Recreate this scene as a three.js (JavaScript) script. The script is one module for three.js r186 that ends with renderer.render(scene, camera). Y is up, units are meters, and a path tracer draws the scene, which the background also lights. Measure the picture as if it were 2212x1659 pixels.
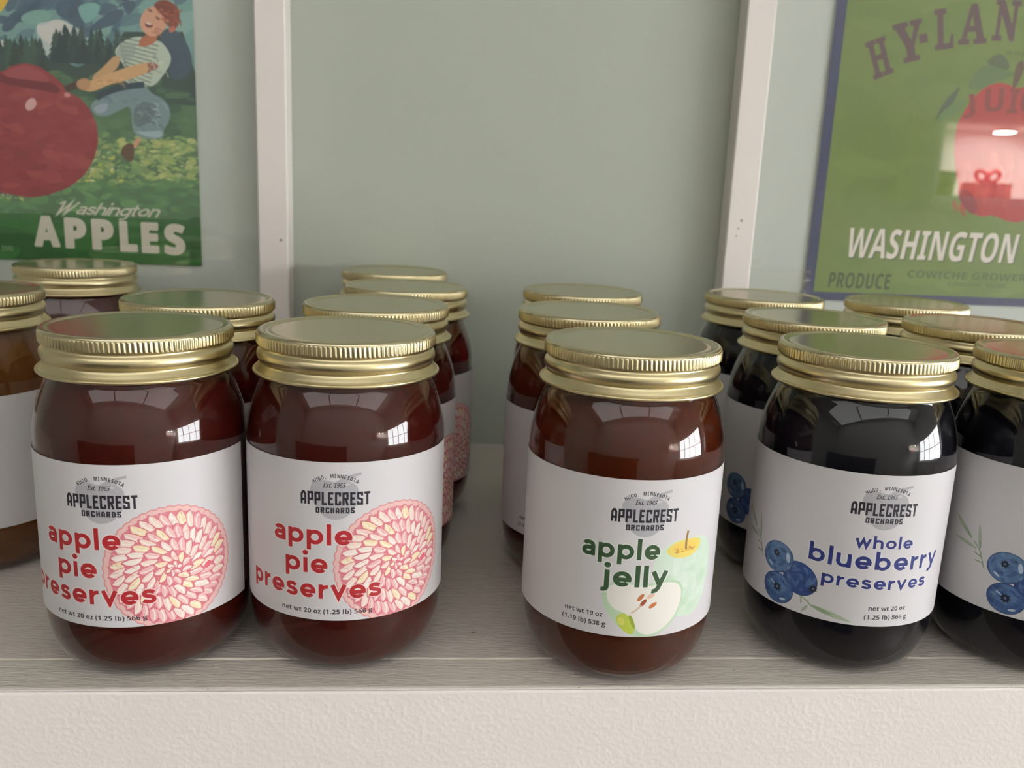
import * as THREE from 'three';
import { RoundedBoxGeometry } from 'three/addons/geometries/RoundedBoxGeometry.js';
import { mergeGeometries } from 'three/addons/utils/BufferGeometryUtils.js';
import { RectAreaLightUniformsLib } from 'three/addons/lights/RectAreaLightUniformsLib.js';

// ---------------------------------------------------------------- camera, sky, exposure
RectAreaLightUniformsLib.init();
const scene = new THREE.Scene();
const SHELF = 1.10;                                    // height of the shelf top above the floor
const camera = new THREE.PerspectiveCamera(2 * Math.atan(829.5 / 1882.85) * 180 / Math.PI, 2212 / 1659, 0.02, 60);
camera.position.set(0.0041, SHELF + 0.2010, 0.6709);
camera.rotation.set(-0.221525, -0.083695, 0.04289, 'YXZ');
camera.focus = 0.345;                                  // focused on the front labels, as a phone does
camera.userData.fStop = 15;
scene.background = new THREE.Color().setRGB(26.0, 26.4, 26.8);   // even overcast sky, enters through the shop window only
const renderer = new THREE.WebGLRenderer({ antialias: true });
renderer.toneMapping = THREE.LinearToneMapping;
renderer.toneMappingExposure = 0.63;
renderer.shadowMap.enabled = true;
const PANEL_LIGHT = 1.3;                               // radiance of the ceiling light panels
const NICHE_LIGHT = 720;                               // lamps in the lit display cabinet across the room

// ---------------------------------------------------------------- helpers
let seed = 7;
const rnd = () => { seed = (seed * 1664525 + 1013904223) >>> 0; return seed / 4294967296; };
const rr = (a, b) => a + (b - a) * rnd();
const taken = new Map();
function numbered(name) { const n = taken.get(name) ?? 0; taken.set(name, n + 1); return n ? `${name}_${String(n).padStart(3, '0')}` : name; }
function tag(o, label, category, group) { o.userData.label = label; o.userData.category = category; if (group) o.userData.group = group; return o; }
function mesh(name, geo, mat, parent) { const m = new THREE.Mesh(geo, mat); m.name = name; m.castShadow = m.receiveShadow = true; (parent ?? scene).add(m); return m; }
function thing(name, label, category, pos = [0, 0, 0], turn = 0, group) {
  const g = new THREE.Group(); g.name = numbered(name); g.position.set(...pos); g.rotation.y = turn; scene.add(g); return tag(g, label, category, group);
}
function struct(name, geo, mat) { const m = mesh(name, geo, mat); m.userData.kind = 'structure'; return m; }
function box(x0, x1, y0, y1, z0, z1, r = 0) {
  const w = x1 - x0, h = y1 - y0, d = z1 - z0;
  const g = r ? new RoundedBoxGeometry(w, h, d, 3, r) : new THREE.BoxGeometry(w, h, d);
  g.translate((x0 + x1) / 2, (y0 + y1) / 2, (z0 + z1) / 2);
  return metric(g);
}
function metric(g) {                                   // uv in metres, by the main direction of each face
  const p = g.attributes.position, n = g.attributes.normal, uv = new Float32Array(p.count * 2);
  for (let i = 0; i < p.count; i++) {
    const ax = Math.abs(n.getX(i)), ay = Math.abs(n.getY(i)), az = Math.abs(n.getZ(i));
    const [u, v] = ay >= ax && ay >= az ? [p.getX(i), p.getZ(i)] : az >= ax ? [p.getX(i), p.getY(i)] : [p.getZ(i), p.getY(i)];
    uv[2 * i] = u; uv[2 * i + 1] = v;
  }
  g.setAttribute('uv', new THREE.BufferAttribute(uv, 2)); return g;
}
const canvasOf = (w, h) => { const c = document.createElement('canvas'); c.width = w; c.height = h; return c; };
function colourTexture(c, repeatMetres) {
  const t = new THREE.CanvasTexture(c); t.colorSpace = THREE.SRGBColorSpace; t.anisotropy = 8;
  if (repeatMetres) { t.wrapS = t.wrapT = THREE.RepeatWrapping; t.repeat.set(1 / repeatMetres, 1 / repeatMetres); }
  return t;
}
function noiseGrid(n, cells, cx = 1) {                 // tiling value noise, n x n, cells across
  const gw = cells * cx, g = new Float32Array(gw * cells).map(() => rnd()), o = new Float32Array(n * n);
  const s = (t) => t * t * (3 - 2 * t);
  for (let y = 0; y < n; y++) for (let x = 0; x < n; x++) {
    const fx = x / n * gw, fy = y / n * cells, ix = fx | 0, iy = fy | 0, tx = s(fx - ix), ty = s(fy - iy);
    const a = g[iy * gw + ix], b = g[iy * gw + (ix + 1) % gw], c = g[((iy + 1) % cells) * gw + ix], e = g[((iy + 1) % cells) * gw + (ix + 1) % gw];
    o[y * n + x] = (a + (b - a) * tx) * (1 - ty) + (c + (e - c) * tx) * ty;
  }
  return o;
}
function heightTexture(n, layers, repeatMetres, stretch = [1, 1]) {
  const sum = new Float32Array(n * n);
  for (const [cells, amp, pow] of layers) { const g = noiseGrid(n, cells); for (let i = 0; i < sum.length; i++) sum[i] += amp * Math.pow(g[i], pow ?? 1); }
  const d = new Uint8Array(n * n * 4);
  for (let i = 0; i < sum.length; i++) { const v = Math.max(0, Math.min(255, sum[i] * 255)); d[4 * i] = d[4 * i + 1] = d[4 * i + 2] = v; d[4 * i + 3] = 255; }
  const t = new THREE.DataTexture(d, n, n); t.magFilter = THREE.LinearFilter; t.wrapS = t.wrapT = THREE.RepeatWrapping;
  t.repeat.set(1 / (repeatMetres * stretch[0]), 1 / (repeatMetres * stretch[1])); t.needsUpdate = true; return t;
}
const std = (o) => new THREE.MeshStandardMaterial(o), phy = (o) => new THREE.MeshPhysicalMaterial(o);
const srgb = (r, g, b) => new THREE.Color().setRGB(r / 255, g / 255, b / 255, THREE.SRGBColorSpace);

// ---------------------------------------------------------------- the room
const XL = -2.6, XR = 2.9, ZB = 2.8, TOP = 2.62, T = 0.12;
const wallBump = heightTexture(512, [[40, 0.5], [110, 0.4]], 0.22);
const sage = std({ color: srgb(176, 182, 169), roughness: 0.62, bumpMap: wallBump, bumpScale: 0.0001 });
const cream = std({ color: srgb(228, 226, 222), roughness: 0.8 });
const ceilingWhite = std({ color: srgb(243, 241, 236), roughness: 0.9 });
const floorMat = std({ color: srgb(128, 116, 104), roughness: 0.5 });
struct('wall_back', box(XL - T, XR + T, 0, TOP, -T, 0), sage);
struct('wall_front', box(XL - T, XR + T, 0, TOP, ZB, ZB + T), cream);
struct('wall_left', box(XL - T, XL, 0, TOP, 0, ZB), std({ color: srgb(196, 196, 188), roughness: 0.8 }));
const WZ0 = 0.7, WZ1 = 2.65, WY0 = 0.8, WY1 = 1.75;   // the window opening in the right wall
struct('wall_right', mergeGeometries([box(XR, XR + T, 0, TOP, 0, WZ0), box(XR, XR + T, 0, TOP, WZ1, ZB), box(XR, XR + T, 0, WY0, WZ0, WZ1), box(XR, XR + T, WY1, TOP, WZ0, WZ1)]), cream);
struct('floor', box(XL - T, XR + T, -T, 0, -T, ZB + T), floorMat);
struct('ceiling', box(XL - T, XR + T, TOP, TOP + T, -T, ZB + T), ceilingWhite);
{
  const w = new THREE.Group(); w.name = 'window_1'; w.userData.kind = 'structure'; scene.add(w);
  const white = std({ color: srgb(238, 236, 230), roughness: 0.45 }), x0 = XR + 0.03, x1 = XR + 0.08, b = 0.05;
  mesh('window_frame', mergeGeometries([box(x0, x1, WY0, WY0 + b, WZ0, WZ1), box(x0, x1, WY1 - b, WY1, WZ0, WZ1), box(x0, x1, WY0 + b, WY1 - b, WZ0, WZ0 + b), box(x0, x1, WY0 + b, WY1 - b, WZ1 - b, WZ1)]), white, w);
  const cols = 4, rows = 2, iz = (WZ1 - WZ0 - 2 * b) / cols, iy = (WY1 - WY0 - 2 * b) / rows;
  for (let k = 1; k < cols; k++) mesh('glazing_bar', box(x0, x1, WY0 + b, WY1 - b, WZ0 + b + k * iz - 0.012, WZ0 + b + k * iz + 0.012), white, w);
  for (let k = 1; k < rows; k++) mesh('glazing_bar', box(x0 + 0.004, x1 - 0.004, WY0 + b + k * iy - 0.012, WY0 + b + k * iy + 0.012, WZ0 + b, WZ1 - b), white, w);
  const pane = phy({ color: 0xffffff, transmission: 1, thickness: 0, roughness: 0, ior: 1.5 });
  for (let i = 0; i < cols; i++) for (let j = 0; j < rows; j++) {
    const g = new THREE.PlaneGeometry(iz, iy); g.rotateY(-Math.PI / 2); g.translate((x0 + x1) / 2, WY0 + b + (j + 0.5) * iy, WZ0 + b + (i + 0.5) * iz);
    mesh('pane', g, pane, w);
  }
  mesh('window_sill', box(XR - 0.05, XR + 0.03, WY0 - 0.03, WY0, WZ0 - 0.04, WZ1 + 0.04, 0.006), white, w);
}
// ceiling light panels, each a glowing diffuser with an area light of its size just below
const diffuser = std({ color: 0xffffff, emissive: new THREE.Color().setRGB(1, 0.99, 0.97), emissiveIntensity: 1.0, roughness: 0.6 });
const panelRim = std({ color: srgb(225, 225, 222), roughness: 0.4 });
for (const [x, what] of [[-1.42, 'left of the camera'], [0, 'straight behind the camera'], [1.42, 'nearest the shop window']]) {
  const z = 2.0, w = 0.68, d = 0.66;
  const t = thing('ceiling_light', `large flat white ceiling light panel ${what}`, 'ceiling light', [x, TOP, z], 0, 'ceiling light panels');
  mesh('housing', mergeGeometries([box(-w - 0.02, w + 0.02, -0.035, 0, -d - 0.02, -d), box(-w - 0.02, w + 0.02, -0.035, 0, d, d + 0.02), box(-w - 0.02, -w, -0.035, 0, -d, d), box(w, w + 0.02, -0.035, 0, -d, d)]), panelRim, t);
  mesh('diffuser', box(-w, w, -0.025, -0.005, -d, d), diffuser, t);
  const l = new THREE.RectAreaLight(new THREE.Color().setRGB(1, 0.99, 0.97), PANEL_LIGHT, 2 * w, 2 * d);
  l.position.set(x, TOP - 0.03, z); l.lookAt(x, 0, z); scene.add(l);
}

// ---------------------------------------------------------------- the shelf
const SX0 = -0.95, SX1 = 1.05, SZ = 0.3495, SG = 0.3269;
{
  // brushed paint: streaks along the board, scuffs and specks of dirt
  const n = 1024, c = canvasOf(n, n), x = c.getContext('2d');
  x.fillStyle = 'rgb(206,198,190)'; x.fillRect(0, 0, n, n);
  for (let i = 0; i < 2600; i++) { const l = rr(40, 330), y = rr(0, n), s = rnd() < 0.5 ? rr(226, 240) : rr(178, 204); x.strokeStyle = `rgba(${s},${s - 8},${s - 20},${rr(0.04, 0.16)})`; x.lineWidth = rr(0.6, 2.6); const x0 = rr(-200, n); x.beginPath(); x.moveTo(x0, y); x.lineTo(x0 + l, y + rr(-2, 2)); x.stroke(); }
  for (let i = 0; i < 150; i++) { x.fillStyle = `rgba(96,78,60,${rr(0.12, 0.5)})`; x.beginPath(); x.ellipse(rr(0, n), rr(0, n), rr(0.6, 2.4), rr(0.5, 1.4), rr(0, 3), 0, 7); x.fill(); }
  for (let i = 0; i < 26; i++) { x.strokeStyle = `rgba(120,104,86,${rr(0.08, 0.22)})`; x.lineWidth = rr(0.6, 1.4); const a = rr(0, n), b = rr(0, n); x.beginPath(); x.moveTo(a, b); x.quadraticCurveTo(a + rr(10, 50), b + rr(-5, 5), a + rr(50, 120), b + rr(-12, 12)); x.stroke(); }
  for (let i = 0; i < 16; i++) { x.fillStyle = `rgba(70,56,44,${rr(0.35, 0.75)})`; x.beginPath(); x.ellipse(rr(0, n), rr(0, n), rr(1.6, 4), rr(1, 2), rr(-0.5, 0.5), 0, 7); x.fill(); }
  const strip = canvasOf(n, n), s = strip.getContext('2d');
  s.fillStyle = 'rgb(214,207,197)'; s.fillRect(0, 0, n, n);
  for (let i = 0; i < 5200; i++) { const l = rr(30, 260), y = rr(0, n), q = rnd() < 0.42 ? rr(222, 240) : rr(164, 200); s.strokeStyle = `rgba(${q},${q - 6},${q - 18},${rr(0.05, 0.17)})`; s.lineWidth = rr(0.6, 2.4); const x0 = rr(-200, n); s.beginPath(); s.moveTo(x0, y); s.lineTo(x0 + l, y + rr(-2, 2)); s.stroke(); }
  for (let i = 0; i < 220; i++) { s.fillStyle = `rgba(84,68,52,${rr(0.15, 0.6)})`; s.beginPath(); s.ellipse(rr(0, n), rr(0, n), rr(0.6, 2.6), rr(0.5, 1.5), rr(0, 3), 0, 7); s.fill(); }
  const streak = heightTexture(512, [[14, 0.3], [90, 0.6]], 0.05, [6, 1]);
  const top = std({ map: colourTexture(c, 0.36), roughness: 0.5, bumpMap: streak, bumpScale: 0.00035 });
  const lip = std({ map: colourTexture(strip, 0.34), roughness: 0.55, bumpMap: streak, bumpScale: 0.0003 });
  const peel = heightTexture(1024, [[34, 0.2], [110, 0.6, 1.8], [230, 0.2]], 0.17);
  const face = std({ color: srgb(251, 244, 239), roughness: 0.5, bumpMap: peel, bumpScale: 0.0002 });
  const t = thing('wall_shelf', 'thick white painted wall shelf carrying all the jam jars', 'shelf', [0, SHELF, 0]);
  mesh('shelf_board', box(SX0, SX1, -0.032, 0, 0, SG - 0.0006, 0.0009), top, t);
  // the facing board: its top edge is a separate brushed strip, its face rolled paint with a softened, lumpy arris
  mesh('facing_strip', box(SX0, SX1, -0.006, 0.0001, SG, SZ - 0.0008, 0.0007), lip, t);
  mesh('facing_board', box(SX0, SX1, -0.11, -0.0004, SG + 0.001, SZ, 0.0022), face, t);
  // ridge of paint squeezed out of the joint
  const pts = []; for (let i = 0; i <= 260; i++) pts.push(new THREE.Vector3(SX0 + 0.01 + (SX1 - SX0 - 0.02) * i / 260, rr(-0.0006, -0.00005), SG - 0.0006 + rr(-0.0004, 0.0004)));
  mesh('paint_ridge', new THREE.TubeGeometry(new THREE.CatmullRomCurve3(pts), 780, 0.0007, 5), std({ color: srgb(230, 222, 210), roughness: 0.5 }), t);
}

// ---------------------------------------------------------------- lettering: two stroke alphabets (paths in units of x-height or cap height, baseline 0, y down)
const LOW = {
  a: [0.84, 'M.16,-.74C.24,-.88 .38,-.87 .42,-.87Q.7,-.87 .7,-.58L.7,0M.7,-.52L.42,-.52Q.14,-.52 .14,-.32Q.14,-.13 .38,-.13Q.7,-.13 .7,-.4'],
  b: [1.0, 'M.14,-1.4L.14,-.06M.86,-.5A.36,.36 0 1 1 .14,-.5A.36,.36 0 1 1 .86,-.5'],
  e: [1.0, 'M.15,-.46L.86,-.46A.36,.36 0 1 0 .77,-.26'],
  g: [0.98, 'M.84,-.5A.36,.36 0 1 1 .12,-.5A.36,.36 0 1 1 .84,-.5M.84,-1L.84,.1Q.84,.42 .3,.36'],
  h: [0.92, 'M.14,-1.4L.14,0M.14,-.5Q.14,-.87 .46,-.87Q.78,-.87 .78,-.5L.78,0'],
  i: [0.28, 'M.14,-1L.14,0', [0.14, -1.33]],
  j: [0.44, 'M.3,-1L.3,.06Q.3,.3 0,.28', [0.3, -1.33]],
  l: [0.28, 'M.14,-1.4L.14,0'],
  n: [0.92, 'M.14,-1L.14,0M.14,-.5Q.14,-.87 .46,-.87Q.78,-.87 .78,-.5L.78,0'],
  o: [1.0, 'M.86,-.5A.36,.36 0 1 1 .14,-.5A.36,.36 0 1 1 .86,-.5'],
  p: [1.0, 'M.14,-.98L.14,.36M.86,-.5A.36,.36 0 1 1 .14,-.5A.36,.36 0 1 1 .86,-.5'],
  r: [0.58, 'M.14,-1L.14,0M.14,-.46Q.16,-.84 .58,-.86'],
  s: [0.78, 'M.66,-.74Q.52,-.87 .38,-.87Q.14,-.87 .14,-.7Q.14,-.55 .4,-.51Q.66,-.46 .66,-.3Q.66,-.13 .4,-.13Q.22,-.13 .08,-.25'],
  t: [0.6, 'M.24,-1.3L.24,-.3Q.24,-.12 .46,-.12M0,-.92L.54,-.92'],
  u: [0.92, 'M.14,-1L.14,-.5Q.14,-.13 .46,-.13Q.78,-.13 .78,-.5M.78,-1L.78,0'],
  v: [0.92, 'M.1,-1L.46,-.12L.82,-1'],
  w: [1.32, 'M.1,-1L.38,-.12L.66,-.9L.94,-.12L1.22,-1'],
  y: [0.94, 'M.1,-1L.47,-.14M.84,-1L.42,.06Q.32,.3 .06,.28'],
  W: [1.7, 'M.0,-1.1Q.1,-1.4 .3,-1.36L.3,-.05L.85,-1.3L.85,-.05L1.5,-1.4'],
};
const CAP = {
  A: [0.5, 'M.09,0V-.74L.2,-.91H.31L.41,-.74V0M.09,-.34H.41'], P: [0.5, 'M.09,0V-.91H.41V-.42H.09'], L: [0.42, 'M.09,-1V-.09H.42'],
  E: [0.46, 'M.44,-.91H.09V-.09H.44M.09,-.52H.38'], C: [0.5, 'M.41,-.68V-.91H.09V-.09H.41V-.34'], R: [0.52, 'M.09,0V-.91H.41V-.5H.09M.26,-.5L.43,0'],
  S: [0.5, 'M.41,-.7V-.91H.09V-.54L.41,-.42V-.09H.09V-.3'], T: [0.48, 'M0,-.91H.48M.24,-.91V0'], O: [0.5, 'M.09,-.09V-.91H.41V-.09Z'],
  H: [0.5, 'M.09,0V-1M.41,0V-1M.09,-.5H.41'], D: [0.5, 'M.09,-.09V-.91H.3L.41,-.76V-.24L.3,-.09Z'],
};
// writes a word so that it runs from x0 to x1 (label mm, y up), baseline at y, letters h high
function word(x, font, text, x0, x1, y, h, style, weight = 0.28, gap = 0.17, slant = 0) {
  const adv = [...text].map((ch) => font[ch][0]), w = adv.reduce((p, q) => p + q, 0);
  const g = gap, sx = (x1 - x0) / h / (w + gap * (text.length - 1));
  x.save(); x.translate(x0, y); x.scale(h, -h); x.scale(sx, 1); x.transform(1, 0, -slant, 1, 0, 0);
  x.strokeStyle = x.fillStyle = style; x.lineWidth = weight; x.lineJoin = 'miter'; x.lineCap = 'butt';
  [...text].forEach((ch, i) => {
    const [, d, dot] = font[ch]; x.stroke(new Path2D(d));
    if (dot) { x.beginPath(); x.arc(dot[0], dot[1], weight * 0.66, 0, 7); x.fill(); }
    x.translate(adv[i] + g, 0);
  });
  x.restore();
}
function typed(x, text, x0, x1, y, h, style, font = 'bold 100px sans-serif') {
  x.save(); x.translate(x0, y); x.font = font; const m = x.measureText(text).width;
  x.scale((x1 - x0) / m, -h / 72); x.fillStyle = style; x.fillText(text, 0, 0); x.restore();
}
function blob(x, pts, fill, stroke, lw) {              // smooth closed outline through points
  x.beginPath(); const n = pts.length, mid = (a, b) => [(a[0] + b[0]) / 2, (a[1] + b[1]) / 2], s = mid(pts[n - 1], pts[0]); x.moveTo(...s);
  for (let i = 0; i < n; i++) x.quadraticCurveTo(...pts[i], ...mid(pts[i], pts[(i + 1) % n]));
  x.closePath(); if (fill) { x.fillStyle = fill; x.fill(); } if (stroke) { x.strokeStyle = stroke; x.lineWidth = lw; x.stroke(); }
}
function leaf(x, a, b, width, fill) {
  const dx = b[0] - a[0], dy = b[1] - a[1], nx = -dy * width, ny = dx * width;
  x.beginPath(); x.moveTo(...a); x.quadraticCurveTo(a[0] + dx * 0.45 + nx, a[1] + dy * 0.45 + ny, ...b); x.quadraticCurveTo(a[0] + dx * 0.45 - nx, a[1] + dy * 0.45 - ny, ...a); x.fillStyle = fill; x.fill();
}

// ---------------------------------------------------------------- label prints: 172 x 66.5 mm, u = 0 under the crest, v = 0 at the lower edge
const LU0 = -110, LU1 = 62, LH = 66.5, LPX = 11.9;
function labelCanvas(draw) {
  const c = canvasOf(Math.round((LU1 - LU0) * LPX), Math.round(LH * LPX)), x = c.getContext('2d');
  x.fillStyle = 'rgb(222,219,221)'; x.fillRect(0, 0, c.width, c.height);
  x.setTransform(LPX, 0, 0, -LPX, -LU0 * LPX, c.height);
  draw(x); return c;
}
function crest(x) {
  const grey = 'rgb(184,183,188)', ink = 'rgb(38,36,44)';
  blob(x, [[-8.2, 58.6], [-4.2, 59.6], [0, 58.2], [4.4, 59.4], [8.6, 57.6], [9.6, 53.2], [8.2, 48.2], [4.8, 44.2], [0.6, 42.8], [-3.6, 43.6], [-7.2, 47.4], [-9.4, 52.4], [-9.8, 56.4]], grey);
  x.strokeStyle = grey; x.lineWidth = 1.1; x.beginPath(); x.moveTo(0.6, 58); x.quadraticCurveTo(4, 60.8, 10.2, 61.8); x.stroke();
  leaf(x, [1, 58.6], [8.4, 60.4], 0.16, grey);
  blob(x, [[1.8, 57.6], [4.4, 58.4], [6.6, 57.4], [4.4, 57]], 'rgb(208,206,208)');
  const s = 'HUGO, MINNESOTA', R0 = 15.5;
  for (let i = 0; i < s.length; i++) {
    const a = (i - (s.length - 1) / 2) * 0.079; x.save(); x.translate(0.2 + R0 * Math.sin(a), 60.3 - R0 + R0 * Math.cos(a)); x.rotate(-a); x.scale(0.0165, -0.0215); x.fillStyle = ink; x.font = 'bold 100px sans-serif'; x.textAlign = 'center'; x.fillText(s[i], 0, 0); x.restore();
  }
  x.save(); x.transform(1, 0, 0.28, 1, -15.9, 0); typed(x, 'Est. 1965', -4.6, 4.0, 56.3, 1.9, ink, 'bold 100px serif'); x.restore();
  word(x, CAP, 'APPLECREST', -13.7, 13.7, 49.0, 5.4, ink, 0.175, 0.1);
  word(x, CAP, 'ORCHARDS', -7.5, 7.6, 45.75, 2.25, ink, 0.2, 0.2);
}
const pieLabel = labelCanvas((x) => {
  const cx = 24.8, cy = 23.2, R = 24.4;
  x.save(); x.beginPath(); x.rect(LU0, 0, 200, LH); x.clip();
  x.fillStyle = 'rgb(222,150,152)'; x.beginPath();
  for (let i = 0; i <= 260; i++) { const a = i / 260 * 2 * Math.PI, r = R + 0.75 + 0.6 * Math.abs(Math.sin(a * 23)); x.lineTo(cx + r * Math.cos(a), cy + r * Math.sin(a)); } x.fill();
  x.fillStyle = 'rgb(238,196,192)'; x.beginPath();
  for (let i = 0; i <= 260; i++) { const a = i / 260 * 2 * Math.PI, r = R + 0.25 + 0.55 * Math.abs(Math.sin(a * 23)); x.lineTo(cx + r * Math.cos(a), cy + r * Math.sin(a)); } x.fill();
  x.fillStyle = 'rgb(222,138,146)'; x.beginPath(); x.arc(cx, cy, R - 1.2, 0, 7); x.fill();
  const slice = (px, py, ang, len, wid, fill, line) => {   // an apple slice: a fat crescent with a pink skin edge
    x.save(); x.translate(px, py); x.rotate(ang); x.beginPath(); x.moveTo(-len / 2, -wid * 0.1); x.bezierCurveTo(-len * 0.3, wid, len * 0.32, wid * 1.05, len / 2, 0); x.bezierCurveTo(len * 0.2, -wid * 0.34, -len * 0.2, -wid * 0.3, -len / 2, -wid * 0.1);
    x.fillStyle = fill; x.fill(); x.strokeStyle = line; x.lineWidth = 0.34; x.stroke();
    x.beginPath(); x.moveTo(-len * 0.46, wid * 0.2); x.bezierCurveTo(-len * 0.26, wid * 0.9, len * 0.3, wid * 0.95, len / 2, 0); x.lineWidth = 0.8; x.strokeStyle = 'rgba(216,112,126,.85)'; x.stroke();
    x.beginPath(); x.moveTo(-len * 0.34, wid * 0.12); x.quadraticCurveTo(0, wid * 0.42, len * 0.34, wid * 0.1); x.lineWidth = 0.5; x.strokeStyle = 'rgba(255,250,240,.8)'; x.stroke();
    x.restore();
  };
  const creams = ['rgb(251,226,214)', 'rgb(249,214,206)', 'rgb(252,236,228)', 'rgb(250,230,190)', 'rgb(244,200,198)', 'rgb(240,186,188)'];
  for (const [r, n, len, wid, off] of [[20.2, 38, 7.2, 3.6, 0], [15.0, 30, 7.4, 3.4, 0.1], [9.9, 20, 6.8, 3.2, 0.2], [5.4, 11, 5.2, 2.7, 0.3], [2.0, 6, 3.6, 2.0, 0.1]]) {
    for (let i = 0; i < n; i++) {
      const a = i / n * 2 * Math.PI + off, q = r * rr(0.98, 1.02), ox = 0.9 * (1 - r / 22);
      slice(cx + ox + q * Math.cos(a), cy - ox + q * Math.sin(a), a + 0.5, len * rr(0.92, 1.1), wid * rr(0.9, 1.15), creams[Math.floor(rnd() * 6)], rnd() < 0.5 ? 'rgb(208,108,120)' : 'rgb(222,140,146)');
    }
  }
  for (let i = 0; i < 420; i++) { const a = rr(0, 6.28), r = R * Math.sqrt(rnd()); x.fillStyle = `rgba(${rnd() < 0.5 ? '255,240,232' : '198,92,104'},${rr(0.08, 0.26)})`; x.beginPath(); x.ellipse(cx + r * Math.cos(a), cy + r * Math.sin(a), rr(0.3, 1.0), rr(0.15, 0.45), a, 0, 7); x.fill(); }
  blob(x, [[37.4, 20.6], [40.4, 22.6], [41.4, 20.2], [38.6, 18.6]], 'rgb(228,104,118)');
  x.restore();
  crest(x);
  const red = 'rgb(176,38,44)', halo = 'rgba(244,226,224,.75)';
  for (const [st, wt] of [[halo, 0.4], [red, 0.255]]) {
    word(x, LOW, 'apple', -26.6, 6.8, 32.3, 6.3, st, wt); word(x, LOW, 'pie', -21.1, -2.9, 20.2, 6.3, st, wt); word(x, LOW, 'preserves', -41.3, 18.5, 9.4, 6.05, st, wt);
  }
  typed(x, 'net wt 20 oz (1.25 lb) 566 g', -23.3, 14.9, 2.9, 1.95, 'rgb(52,46,52)');
});
const jellyLabel = labelCanvas((x) => {
  blob(x, [[8, 38], [14, 41], [20, 40.2], [26, 41], [33, 38.5], [36.4, 31], [36.2, 20], [33, 11], [27, 6], [19, 6.5], [12, 9], [7, 16], [4.5, 26], [5, 34]], 'rgb(213,232,213)');
  for (let i = 0; i < 60; i++) { const a = rr(0, 6.28), r = Math.sqrt(rnd()); x.fillStyle = rnd() < 0.5 ? `rgba(232,243,230,${rr(0.1, 0.35)})` : `rgba(180,214,178,${rr(0.08, 0.25)})`; x.beginPath(); x.ellipse(21 + 13 * r * Math.cos(a), 23 + 14 * r * Math.sin(a), rr(1, 3.4), rr(1, 4), rr(0, 3), 0, 7); x.fill(); }
  blob(x, [[10, 38], [15, 40.4], [21, 40.6], [27, 39.8], [28.6, 36.6], [24, 33.2], [19, 32.4], [13.4, 33.4], [10, 35.6]], 'rgb(235,214,110)');
  blob(x, [[12, 37.6], [17, 39.4], [24, 39.2], [26.6, 36.8], [20, 34.6], [14, 35.2]], 'rgb(240,205,92)');
  for (let i = 0; i < 34; i++) { x.fillStyle = `rgba(176,118,48,${rr(0.2, 0.6)})`; x.beginPath(); x.ellipse(rr(13.5, 25), rr(35.2, 37.2), rr(0.3, 0.9), rr(0.15, 0.35), rr(-0.4, 0.4), 0, 7); x.fill(); }
  x.strokeStyle = 'rgb(150,112,62)'; x.lineWidth = 1.1; x.beginPath(); x.moveTo(19.3, 36.4); x.quadraticCurveTo(18.8, 40, 19.7, 44); x.stroke();
  // the cut half in front
  blob(x, [[-14.6, 22], [-7, 24.4], [2, 22.6], [11, 24.6], [18.6, 22.8], [20.4, 15.6], [17.4, 7], [11, 1.8], [4.4, -0.6], [-2, 0.2], [-7.6, 4], [-12.4, 9.4], [-15.4, 15.4]], 'rgb(196,222,190)');
  blob(x, [[-13, 22], [-6, 23.4], [2, 21.6], [10, 23.6], [17.6, 22], [19.4, 15.4], [16.2, 7.4], [10.6, 2.6], [4.6, 0.4], [-0.4, 2.6], [-3.6, 8.6], [-5.4, 10.6], [-10, 11.6], [-13.4, 16]], 'rgb(247,243,235)');
  blob(x, [[-9.4, 8.6], [-6, 10.8], [-3.2, 8.4], [-0.6, 2.4], [-3, 0.8], [-7, 3.6]], 'rgb(196,208,84)');
  blob(x, [[-4.4, 9.4], [-2.6, 9.6], [-0.6, 4], [-1.4, 3]], 'rgb(150,172,58)');
  blob(x, [[-8.8, 7.6], [-6.6, 9], [-4.8, 6.4], [-6.6, 4.2]], 'rgb(220,220,110)');
  for (const [sx, sy, a, c] of [[0.5, 17.3, 0.9, 'rgb(196,118,72)'], [1.7, 15.0, 0.9, 'rgb(158,74,44)'], [5.8, 13.7, 0.6, 'rgb(200,112,62)'], [4.6, 17.8, 0.5, 'rgb(236,196,172)']]) { x.save(); x.translate(sx, sy); x.rotate(a); x.fillStyle = c; x.beginPath(); x.ellipse(0, 0, 1.9, 0.85, 0, 0, 7); x.fill(); x.restore(); }
  x.strokeStyle = 'rgba(216,178,150,.7)'; x.lineWidth = 0.8; x.beginPath(); x.moveTo(-3, 10.4); x.quadraticCurveTo(-0.6, 12, 1, 14); x.stroke();
  crest(x);
  const green = 'rgb(52,82,50)', halo = 'rgba(240,243,236,.7)';
  for (const [st, wt] of [[halo, 0.4], [green, 0.265]]) { word(x, LOW, 'apple', -24.5, 7.1, 33.4, 6.3, st, wt); word(x, LOW, 'jelly', -15.9, 11.3, 21.7, 6.6, st, wt); }
  typed(x, 'net wt 19 oz', -30.8, -14.3, 7.7, 1.95, 'rgb(52,46,52)'); typed(x, '(1.19 lb) 538 g', -31.8, -12.9, 3.8, 1.95, 'rgb(52,46,52)');
});
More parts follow.
